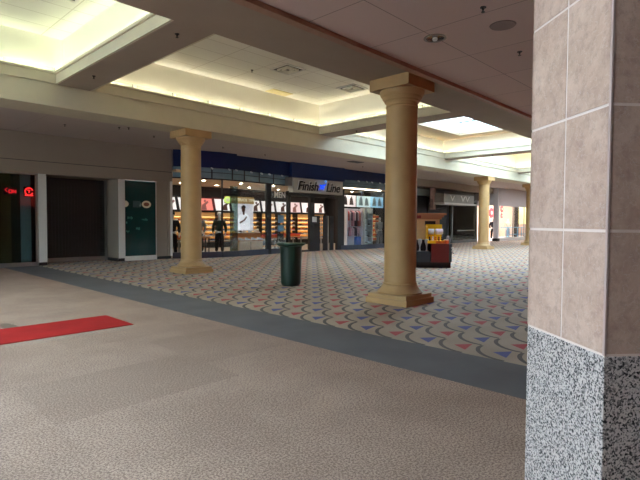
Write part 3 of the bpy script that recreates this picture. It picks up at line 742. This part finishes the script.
# mannequins ------------------------------------------------------------
def skin_obj(name, verts, edges, radii, m, parent, root=0, sub=2):
    me = bpy.data.meshes.new(name); me.from_pydata(verts, edges, []); o = bpy.data.objects.new(name, me); COL.objects.link(o)
    sk = o.modifiers.new('skin','SKIN'); ss = o.modifiers.new('sub','SUBSURF'); ss.levels = sub; ss.render_levels = sub
    lay = me.skin_vertices[0].data if me.skin_vertices else None
    if lay is None:
        bm = bmesh.new(); bm.from_mesh(me); bm.verts.layers.skin.verify(); bm.to_mesh(me); bm.free(); lay = me.skin_vertices[0].data
    for i, r in enumerate(radii): lay[i].radius = (r, r) if not isinstance(r, tuple) else r
    lay[root].use_root = True
    for p in me.polygons: p.use_smooth = True
    me.materials.append(m); o.parent = parent
    return o
def mannequin(loc, rz, label, top, legs, body=(205,200,196), cap=None, s=1.12, arms=.0):
    t = empty('mannequin', loc, rz, label, 'mannequin'); t.scale = (s,s,s)
    mb_ = mat('mannequin_%d_%d_%d' % body, body, .4)
    #          pelvis        waist        chest       neck base   neck top    head        crown
    V = [(0,0,.95),(0,0,1.12),(0,-.01,1.32),(0,0,1.48),(0,-.01,1.56),(0,-.025,1.66),(0,-.02,1.76)]
    R = [.13,.11,.15,.06,.05,.085,.055]
    E = [(i,i+1) for i in range(6)]
    def add(v, r, frm): V.append(v); R.append(r); E.append((frm,len(V)-1)); return len(V)-1
    for sgn in (-1,1):
        a = add((.19*sgn,0,1.42),.06,2); a = add((.26*sgn,.02+arms,1.15),.045,a); a = add((.25*sgn,-.12+arms,.93),.032,a)
        h = add((.245*sgn,-.15+arms,.85),.028,a)
        for f in range(4): add((.245*sgn+(-.03+.02*f),-.165+arms,.77+.008*abs(f-1)),.009,h)
        add((.205*sgn,-.18+arms,.81),.01,h)
        l = add((.095*sgn,0,.86),.10,0); l = add((.11*sgn,-.02,.48),.06,l); l = add((.12*sgn+.01,.01,.09),.04,l); add((.13*sgn,-.14,.04),.035,l)
    skin_obj('body', V, E, R, mb_, t)
    # face
    f = MB(); f.box(-.012,.012,-.125,-.1,1.63,1.68,.005).build('nose', mb_, t)
    # jacket
    V = [(0,0,.98),(0,-.005,1.15),(0,-.01,1.33),(0,0,1.47)]; R = [.165,.16,.185,.10]; E = [(0,1),(1,2),(2,3)]
    for sgn in (-1,1):
        a = add((.2*sgn,0,1.41),.085,2); a = add((.27*sgn,.02+arms,1.15),.07,a); a = add((.26*sgn,-.11+arms,.95),.05,a)
    skin_obj('jacket', V, E, R, mat('cloth_%d_%d_%d' % top, top, .9, noise=.15, scale=14), t)
    V = [(0,0,1.0),(0,0,.9)]; R = [.15,.15]; E = [(0,1)]
    for sgn in (-1,1):
        a = add((.1*sgn,0,.78),.11,1); a = add((.115*sgn,-.015,.48),.085,a); a = add((.125*sgn,.01,.14),.07,a)
    skin_obj('trousers', V, E, R, mat('cloth_%d_%d_%d' % legs, legs, .9, noise=.15, scale=14), t)
    for sgn in (-1,1):
        MB().box(.13*sgn-.05,.13*sgn+.05,-.21,.07,0,.09,.03).build('shoe', mat('mannequin_shoe', (230,228,226), .6), t)
    if cap:
        MB().lathe([(.1,1.7),(.105,1.75),(.085,1.81),(.04,1.84),(.001,1.845)],20,(0,-.02)).box(-.07,.07,-.2,-.09,1.71,1.725,.004).build('cap', mat('cloth_%d_%d_%d' % cap, cap, .8), t)
    return t
mannequin((13.55,19.75,0), -.6, 'mannequin in dark green jacket, black trousers and white cap', (24,52,40), (16,14,16), cap=(230,226,226))
mannequin((12.9,20.5,0), -.9, 'mannequin in a grey top standing behind the green jacketed one', (120,122,120), (70,66,62))
mannequin((11.15,19.9,0), -.4, 'mannequin in black seen left of the left tan column', (30,30,36), (30,30,34), cap=(40,36,40))
mannequin((26.0,19.55,0), -.5, 'mannequin in a light grey hooded top beside the right display window edge', (160,160,164), (120,122,128), s=1.1)
# chairs/tables near: small bench behind mannequins
t = empty('bench', (12.6,19.9,0), 0, 'small wooden try-on bench beside the mannequins', 'bench')
MB().box(-.4,.4,-.2,.2,.82,.9,.01).build('seat', M_wood, t)
for a in (-.36,.36): 
    for b in (-.15,.15): MB().box(a-.02,a+.02,b-.02,b+.02,.0,.82).build('leg', M_black, t)
MB().box(-.36,.36,-.02,.02,.4,.44).build('stretcher', M_black, t)

# right display window contents ------------------------------------------
t = empty('clothing_rack', (23.3,19.7,0), 0, 'white clothing rack of pink and dark garments in the right display window', 'clothing rack')
MB().box(-.75,-.7,-.3,.3,.1,2.45).box(.7,.75,-.3,.3,.1,2.45).box(-.75,.75,-.03,.03,2.4,2.45).box(-.8,.8,-.33,.33,.1,.18).box(-.75,.75,.26,.3,.1,2.45).build('frame', mat('white_rack', (226,220,230), .5), t)
o_g = [(240,206,212),(236,130,120),(244,224,228),(110,90,110),(232,170,180),(244,214,220),(90,76,86)]
for k in range(9):
    x_ = -.62+k*.155
    c = o_g[k % 7]
    gbm = MB().extr([(-.2,1.7 if k%2 else 1.35),(.2,1.7 if k%2 else 1.35),(.2,2.2),(.05,2.32),(-.05,2.32),(-.2,2.2)],'x',x_-.045,x_+.045)
    gbm.build('garment', mat('garment_%d_%d_%d' % c, c, .9), t)
for k in range(5):
    x_ = -.55+k*.27; c = o_g[(k+3) % 7]
    MB().extr([(-.2,.75),(.2,.75),(.2,1.2),(.04,1.3),(-.04,1.3),(-.2,1.2)],'x',x_-.05,x_+.05).build('garment', mat('garment_%d_%d_%d' % c, c, .9), t)
t = empty('blue_bag', (23.25,19.15,.1), 0, 'bright blue bag on the floor of the right display window', 'bag')
MB().box(-.22,.22,-.12,.12,0,.62,.05).build('body', mat('blue_bag_cloth', (24,84,170), .6), t)
MB().path([(-.12,0,.6),(-.1,0,.78),(.1,0,.78),(.12,0,.6)], .015).build('handle', M_black, t)
t = empty('shoe_tower', (24.55,19.5,0), 0, 'white glass shelf tower of shoes in the right display window', 'shelf unit')
MB().box(-.4,-.36,-.2,.2,.1,2.5).box(.36,.4,-.2,.2,.1,2.5).box(-.4,.4,.18,.2,.1,2.5).build('frame', mat('pale_frame', (206,212,214), .4), t)
for k in range(6): MB().box(-.36,.36,-.2,.18,.25+k*.38,.27+k*.38).build('shelf', mat('pale_glass_shelf', (190,206,206), .3), t)
for k in range(5):
    for q in range(2):
        make_shoe((24.4+q*.36,19.45,.27+k*.38), random.uniform(-.4,.4), (236,236,238) if (k+q) % 2 else (50,52,60), 'shoe on the white shelf tower in the right display window', 'shoes on the white shelf tower', s=1.0)
b = shelf_bay((26.2,20.6,0), -.15, 'amber shelf of orange boxes in the right display window', None, 1.3)
bx = None
for k in range(6):
    for q in range(4):
        loc = (25.75+q*.3, 20.47-(q*.3)*.15, .412+k*.3)
        if bx is None:
            bx = empty('orange_box', loc, -.15, 'orange or cream shoe box on the amber shelf right of the clothing rack', 'box', 'boxes on the amber shelf')
            MB().box(-.12,.12,-.12,.1,0,.13).build('body', mat('bright_orange_card', (232,92,40), .6), bx)
            MB().box(-.122,.122,-.122,.102,.13,.17).build('lid', mat('cream_card', (240,214,170), .6), bx)
        else: dup(bx, loc)
# right header graphics
for i, (x_, c) in enumerate(((23.4,(230,214,214)),(24.95,(206,222,222)),(26.35,(150,196,220)))):
    t = empty('hanging_graphic', (x_,20.05,0), 0, ['white hanging graphic with dark figures above the clothing rack','pale hanging graphic above the shelf tower','blue hanging graphic at the right end of the display window'][i], 'poster')
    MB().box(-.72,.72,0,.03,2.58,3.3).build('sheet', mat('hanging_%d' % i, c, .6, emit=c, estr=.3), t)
    MB().extr([(-.5,2.7),(-.1,2.7),(-.15,3.1),(-.3,3.3),(-.45,3.1)],'y',-.006,0).extr([(.1,2.7),(.5,2.7),(.42,3.05),(.3,3.25),(.15,3.1)],'y',-.006,0).build('printed_figure', mat('print_dark', (60,48,52), .7) if i == 0 else mat('print_soft', (120,140,150), .7), t)
# glowing strip standing in for a pale reflection in the right window
lp = MB().box(22.2,25.8,19.3,19.4,3.64,3.69).build('glow_strip', mat('reflection_strip_glow', (255,255,255), .5, emit=(255,244,225), estr=3)); tag(lp, 'long pale glowing strip standing for a reflection in the right display window', 'light fixture')

# ---------------------------------------------------------------- closed dark shop to the right
struct(MB().box(26.4,28.7,19.1,19.3,0,4.66).box(28.7,31.5,19.2,19.3,3.6,4.66).box(31.2,41.6,19.3,19.45,3.5,4.66).build('wall_back', mat('dim_grey_wall', (96,92,88), .8)))
struct(MB().box(26.4,39,21.3,21.5,0,4.6).box(38.9,39.05,19.3,24.5,0,4.66).build('wall_shop', M_dark))
struct(MB().box(27.0,41.2,18.7,19.3,4.15,4.66).build('trim_40', M_soffit))
struct(MB().box(28.8,31.6,19.0,19.2,3.55,4.0).build('trim_41', mat('pale_teal_band', (130,140,136), .6)))
o = MB().box(28.6,31.2,19.2,19.3,0,3.55).build('dark_shutter', M_black); tag(o, 'black closed shopfront seen behind the kiosk roof', 'shutter')
t = empty('rolling_shutter', (32.9,19.3,0), 0, 'dark ribbed rolling shutter under the metal sign canopy', 'shutter')
f = MB()
for k in range(22): f.box(-1.4,1.5,-.03,.03,.05+k*.15,.17+k*.15,.02)
f.build('curtain', mat('shutter_green_grey', (46,48,46), .5), t)
MB().box(1.5,1.62,-.06,.06,0,3.4).build('guide_rail', M_alu, t)
t = empty('glass_doors', (37.1,19.1,0), 0, 'dark glass doors in a grey frame beside the ribbed shutter', 'door')
MB().box(-2.45,-2.25,-.05,.05,0,3.45).box(1.7,1.9,-.05,.05,0,3.45).box(-2.45,1.9,-.05,.05,0,.22).box(-2.45,1.9,-.05,.05,3.3,3.45).build('frame', mat('grey_door_frame', (110,112,108), .4, .4), t)
MB().box(-2.25,1.7,-.005,.005,.22,3.3).build('pane', glass('door_glass', (200,215,210), .03, .7, .15), t)
MB().box(-1.6,1.3,-.1,-.06,.95,1.02).build('push_bar', M_alu, t)
o = MB().box(35.4,36.4,19.6,19.7,0,3.2).build('olive_panel', mat('olive_paint', (92,84,44), .7)); tag(o, 'dim olive panel behind the dark glass doors', 'panel')
t = empty('sign_canopy', (33.7,18.3,-.52), 0, 'grey metal sign canopy with white chevron marks over the closed shop', 'sign')
MB().extr([(-.5,3.55),(-.5,4.2),(.6,4.3),(.6,3.55)],'x',-2.5,2.1).build('canopy_box', mat('canopy_grey', (146,144,136), .45, .3, noise=.15, scale=2), t)
MB().box(-2.6,2.3,-.62,.6,3.45,3.57).build('lower_lip', mat('canopy_lip', (214,212,204), .4, .3), t)
ch = MB()
for cx in (-1.3,.3,1.0):
    ch.extr([(cx-.35,4.12),(cx-.2,4.12),(cx,3.82),(cx+.25,4.1),(cx+.38,4.1),(cx,3.68)],'y',-.52,-.5)
ch.build('chevron_mark', mat('chevron_white', (214,212,204), .5), t)
t = empty('wall_poster', (30.9,18.55,0), 0, 'tall faded pink panel hanging beside the metal sign canopy', 'poster')
MB().box(-.3,.45,-.02,.03,2.55,4.1).build('sheet', mat('faded_pink', (150,120,112), .7, noise=.25, scale=3), t)
MB().box(-.28,.05,-.03,-.02,2.6,3.3).build('lower_print', mat('faded_print_rose', (110,84,80), .7, noise=.3, scale=6), t)

# ---------------------------------------------------------------- bright shop at the far right
struct(MB().box(41.6,41.75,18.4,24,3.15,4.66).box(41.6,50,18.35,18.5,3.1,4.66).box(41.4,41.7,18.35,18.75,.25,4.66).build('wall_back', mat('bulkhead_pale', (206,202,204), .6)))
struct(MB().box(41.35,41.75,18.3,18.8,0,.25).build('baseboard_back', M_black))
struct(MB().box(41.7,50,18.35,18.5,0,.3).build('trim_42', M_white))
struct(MB().box(38.6,62,24.5,24.7,0,4.66).box(61.8,62,-9,24.6,0,4.66).build('wall_right', mat('peach_wall', (236,208,190), .8)))
struct(MB().box(40,62,19.0,24.5,.0,.02).build('floor', mat('pale_shop_floor', (206,204,206), .5)))
struct(MB().box(38.6,62,21.4,24.6,4.2,4.3).build('ceiling', M_white))
struct(MB().box(49.9,50.1,18.3,18.7,0,4.66).box(50,62,18.35,18.5,0,4.66).build('wall_back', M_white))
t = empty('shop_glazing', (45.8,18.42,0), 0, 'clear shop window under the pale bulkhead at the far right', 'shop window')
MB().box(-4.1,4.1,-.006,.006,.3,3.1).build('pane', gl, t)
MB().box(-1.0,-.94,-.04,.04,.3,3.1).box(1.6,1.66,-.04,.04,.3,3.1).build('mullion', M_alu, t)
t = empty('display_table', (47.2,19.3,0), 0, 'pale blue metal display table in the far right shop', 'table')
M_pb = mat('pale_blue_metal', (120,190,222), .4)
MB().box(-2.2,2.2,-.4,.4,1.15,1.22).build('tabletop', M_pb, t)
for a in (-2.15,-1.0,.1,1.1,2.15): MB().box(a-.04,a+.04,-.36,-.3,0,1.15).build('leg', M_pb, t)
MB().box(-2.2,2.2,-.36,-.3,.5,.56).build('lower_rail', M_pb, t)
def flower_sign(loc, m, label, r):
    t = empty('wall_decoration', loc, 0, label, 'decoration')
    b = MB()
    for k in range(7): 
        a = k*2*PI/7; b.extr([(r*.6*math.cos(a)+r*.42*math.cos(q*PI/5), r*.6*math.sin(a)+r*.42*math.sin(q*PI/5)) for q in range(10)],'y',-.02-.001*k,.02)
    b.build('petals', m, t)
    b = MB().extr([(r*.35*math.cos(q*PI/6), r*.35*math.sin(q*PI/6)) for q in range(12)],'y',-.05,-.03); b.build('centre', mat('flower_centre', (250,220,200), .6), t)
    return t
flower_sign((44.4,20.3,2.55), mat('coral_red', (232,70,84), .6), 'large coral red rosette seen left of the pale bulkhead post', .5)
flower_sign((46.0,20.0,2.95), mat('deep_red', (200,30,50), .6), 'small red rosette inside the far right shop', .32)
flower_sign((46.0,20.0,2.3), mat('coral_red', (232,70,84), .6), 'lower coral rosette inside the far right shop', .25)
mannequin((43.9,19.9,0), -.8, 'dark clothed mannequin beside the pale bulkhead corner', (34,32,38), (22,22,26), s=1.15)
mannequin((48.4,20.4,0), -.6, 'mannequin in a cream dress top deep in the far right shop', (230,206,180), (150,160,170), s=1.15)
o = MB().box(55.3,58,22.2,22.3,1.5,3.5).build('lit_yellow_panel', mat('soft_yellow_glow', (232,226,150), .6, emit=(232,228,150), estr=.7)); tag(o, 'glowing pale yellow panel in the far right shop', 'panel')
o = MB().box(54.1,54.9,21.9,22.1,0,3.6).build('dark_post', M_black); tag(o, 'dark post beside the glowing yellow panel', 'post')
o = MB().box(42.5,49.5,19.2,19.6,4.1,4.16).box(42.5,60,21.6,22.1,4.1,4.16).build('glow_strip', mat('far_shop_glow', (255,255,255), .5, emit=(255,240,232), estr=16)); tag(o, 'bright ceiling strip lights in the far right shop', 'light fixture')

cdl = None  # unseen lights added behind the beam to brighten the pale bulkhead
for k in range(7):
    p = (39.5+k*1.9, 14.8, 4.66)
    if cdl is None:
        cdl = empty('added_bulkhead_light', p, 0, 'unseen round light added behind the beam to brighten the far right shop', 'downlight', 'lights added before the far right shop')
        MB().lathe([(.17,-.012),(.17,0),(.13,0),(.13,-.012),(.17,-.012)],20,caps=False).build('trim_ring', M_white, cdl)
        MB().lathe([(.13,-.005),(.0005,-.005)],20,caps=False).build('lamp', mat('added_light_glow', (255,255,255), .5, emit=(250,250,255), estr=130), cdl)
    else: dup(cdl, p)

# ---------------------------------------------------------------- kiosk
kr = math.radians(-50); kx, ky = 15.1+.2*math.cos(kr)-.42*math.sin(kr), 9.08+.2*math.sin(kr)+.42*math.cos(kr)
K = empty('kiosk', (kx,ky,0), kr, 'mall kiosk with maroon and slate base panels and wooden crown behind the central column', 'kiosk')
M_kr = mat('kiosk_maroon', (110,34,34), .45, noise=.05); M_kd = mat('kiosk_slate', (48,58,66), .45); M_kt = mat('kiosk_tan', (214,170,124), .5, noise=.06)
MB().box(-1.2,.5,-.32,1.9,0,.2).build('toe_kick', M_black, K)
MB().prism([(-1.3,-.4),(-.22,-.4),(-.18,1.9),(-1.3,1.9)],.2,.58).build('slate_panel', M_kd, K)
MB().prism([(-.2,-.42),(.42,-.42),(.44,1.9),(-.18,1.9)],.2,.86).build('maroon_panel', M_kr, K)
MB().prism([(.44,-.3),(.56,-.2),(.56,1.9),(.44,1.9)],.2,.84).build('side_panel', M_kd, K)
MB().box(-1.2,-.24,.0,.3,.58,.98,.02).build('dark_cabinet', mat('kiosk_black', (26,26,30), .5), K)  # cabinet in its own near-black colour
kb = MB().box(-.9,.2,.3,1.5,.58,1.76).build('back_body', M_kt, K)
MB().box(-.33,.05,.285,.3,1.50,1.66).build('dark_slot', M_black, kb)
kc = MB().box(-1.0,.26,.2,1.7,1.72,1.80).box(-1.0,.32,.12,1.78,1.80,1.87).box(-1.1,.4,.02,1.88,1.87,1.94).build('crown', mat('kiosk_crown', (170,112,80), .5), K)
MB().box(-1.0,-.5,.105,.12,1.76,1.86).build('red_stripe', mat('crown_red', (130,30,34), .5), kc)
# things standing on the kiosk: placed in kiosk frame by a helper
def KW(x_, y_, z_):
    c, s = math.cos(kr), math.sin(kr); return (kx+x_*c-y_*s, ky+x_*s+y_*c, z_)
t = empty('yellow_display', KW(-.02,-.05,.86), kr, 'bright yellow display stand on the kiosk counter', 'display stand')
M_y = mat('bright_yellow', (255,205,20), .45)
MB().box(-.3,.28,.18,.24,0,.68,.01).box(-.3,.34,-.22,.2,0,.1,.01).box(-.3,-.27,-.2,.2,0,.62).build('stand', M_y, t)
MB().box(.0,.34,-.225,-.22,.0,.09).build('orange_strip', mat('orange_strip', (226,110,40), .5, noise=.5, scale=14), t)
for i, (dx, c, lab) in enumerate(((-.14,(220,224,236),'white roll with a dark end on the yellow stand'),(.17,(230,208,216),'pinkish white roll on the yellow stand'))):
    t = empty('roll', KW(-.03+dx,.0,.86+.42), kr, lab, 'roll')
    MB().tube((-.12,0,0),(.12,0,0),.1,20).build('roll_body', mat('roll_%d' % i, c, .5, noise=.12, scale=12), t, True)
    MB().tube((-.14,0,0),(-.12,0,0),.085,20).build('end_cap', M_black if i == 0 else M_white, t)
M_dc = [(60,44,40),(236,228,220),(230,120,40),(150,40,40)]
for i in range(5):
    t = empty('small_figurine', KW(-.22+i*.11,-.15,.96), kr, 'small ornament in the row on the yellow stand', 'ornament', 'ornaments on the yellow stand')
    MB().lathe([(.02,0),(.035,.02),(.03,.07),(.015,.09),(.028,.11),(.024,.14),(.001,.15)],12).build('ornament_body', mat('orn_%d' % (i % 4), M_dc[i % 4], .5), t, True)
for i in range(3):
    t = empty('orange_jar', KW(.34+.06*(i % 2),-.3+.12*i,.86), kr, 'orange jar at the right end of the kiosk counter', 'jar', 'orange jars on the counter end')
    MB().lathe([(.05,0),(.055,.02),(.055,.10),(.04,.12)],14).build('jar_body', mat('jar_orange', (224,90,36), .4), t, True)
    MB().lathe([(.043,.12),(.043,.14),(.001,.14)],14).build('lid', mat('jar_lid', (240,220,200), .5), t)
for i in range(4):
    t = empty('tall_glass', KW(-1.05+.24*i,-.2,.58), kr, 'pale slender item standing on the low slate shelf of the kiosk', 'ornament', 'pale items on the low kiosk shelf')
    MB().lathe([(.05,0),(.03,.03),(.018,.12),(.03,.2),(.07,.32),(.075,.42),(.05,.44)],14).build('vessel', mat('pale_ceramic', (176,176,180), .35), t, True)
o = MB().lathe([(.07,0),(.08,.08),(.08,.2),(.05,.26),(.03,.3)],16).build('side_canister', mat('canister_grey', (130,130,134), .4), None, True); o.location = KW(.5,.2,.84); tag(o, 'grey canister at the right rear of the kiosk counter', 'canister')
t = empty('coin_dispenser', KW(.5,-.3,.5), kr, 'small white bracket on the right side of the kiosk', 'bracket')
MB().path([(0,-.06,.2),(.08,-.08,.22),(.02,-.1,.1),(.1,-.08,.0)], .02).build('bracket', M_white, t)

# ---------------------------------------------------------------- enclosing walls behind the camera
struct(MB().box(-14.2,-14,-9,5,0,6.5).box(-14.2,-14,15,24,0,6.5).box(-14.2,-14,5,15,3.3,6.5).build('wall_left', M_cream))
struct(MB().box(-14,62,-9.2,-9,0,4.6).build('wall_front', M_soffit))
f = MB()  # unseen glazing added in the left wall as a daylight source
for k in range(5): yy = 5+10*k/4; f.box(-14.16,-14.04,yy-.06,yy+.06,0,3.3)
f.box(-14.16,-14.04,5,15,2.4,2.5)
struct(f.build('window_added_left', M_alu))
struct(MB().box(-14.11,-14.1,5,15,0,3.3).build('window_added_left', glass('added_side_glass', (245,250,250), .02, .95, .08)))
# unseen red wall and glowing panel, added to redden the column's right side
struct(MB().box(7,30,-4.2,-4,0,4.4).build('wall_front', mat('added_red_wall', (150,62,54), .7)))
t = empty('added_red_glow', (15,-3.95,3.2), 0, 'long unseen glowing red panel added on the wall opposite to tint the column', 'sign')
MB().box(-4,2,0,.1,-.5,.5).build('light_box', mat('glowing_red_panel', (255,90,70), .5, emit=(255,80,60), estr=1.0), t)
MB().box(-4.1,2.1,-.03,.08,.5,.56).box(-4.1,2.1,-.03,.08,-.56,-.5).build('frame', M_black, t)
# roof over everything except the skylight
rf = MB().box(-14.3,62.2,-9.3,.9,6.5,6.6).box(-14.3,-5.1,.9,6.5,6.5,6.6).box(.3,62.2,.9,6.5,6.5,6.6).box(-5.1,.3,4.6,6.5,6.5,6.6).box(-14.3,62.2,12.9,26.2,6.5,6.6).box(-5.3,-3.9,6.5,12.9,6.5,6.6).box(-.1,15.0,6.5,12.9,6.5,6.6).box(22.3,24.5,6.5,12.9,6.5,6.6).box(31.5,33.9,6.5,12.9,6.5,6.6).box(41.1,62.2,6.5,12.9,6.5,6.6).box(-14.3,-13,6.5,12.9,6.5,6.6)
struct(rf.build('ceiling', M_dark))

# ---------------------------------------------------------------- world, lamps, camera
w = bpy.data.worlds.new('sky'); S.world = w; w.use_nodes = True
bg = w.node_tree.nodes['Background']; bg.inputs[0].default_value = (.76,.87,1.0,1); bg.inputs[1].default_value = 6.5
cam = bpy.data.cameras.new('camera'); co = bpy.data.objects.new('camera', cam); COL.objects.link(co); S.camera = co
cam.sensor_width = 36; cam.lens = 487.8/640*36; cam.clip_start = .05; cam.clip_end = 300
R_ = Vector((0.69342573,-0.72050988,0.00512457)); U_ = Vector((0.02291077,0.02915707,0.99931224)); F_ = Vector((0.72016377,0.69283142,-0.0367257))
m = Matrix(((R_.x,U_.x,-F_.x,0),(R_.y,U_.y,-F_.y,0),(R_.z,U_.z,-F_.z,1.6),(0,0,0,1)))
co.matrix_world = m
S.view_settings.view_transform = 'Standard'; S.view_settings.look = 'None'; S.view_settings.exposure = 1.2; S.view_settings.gamma = 1
S.view_settings.use_curve_mapping = False
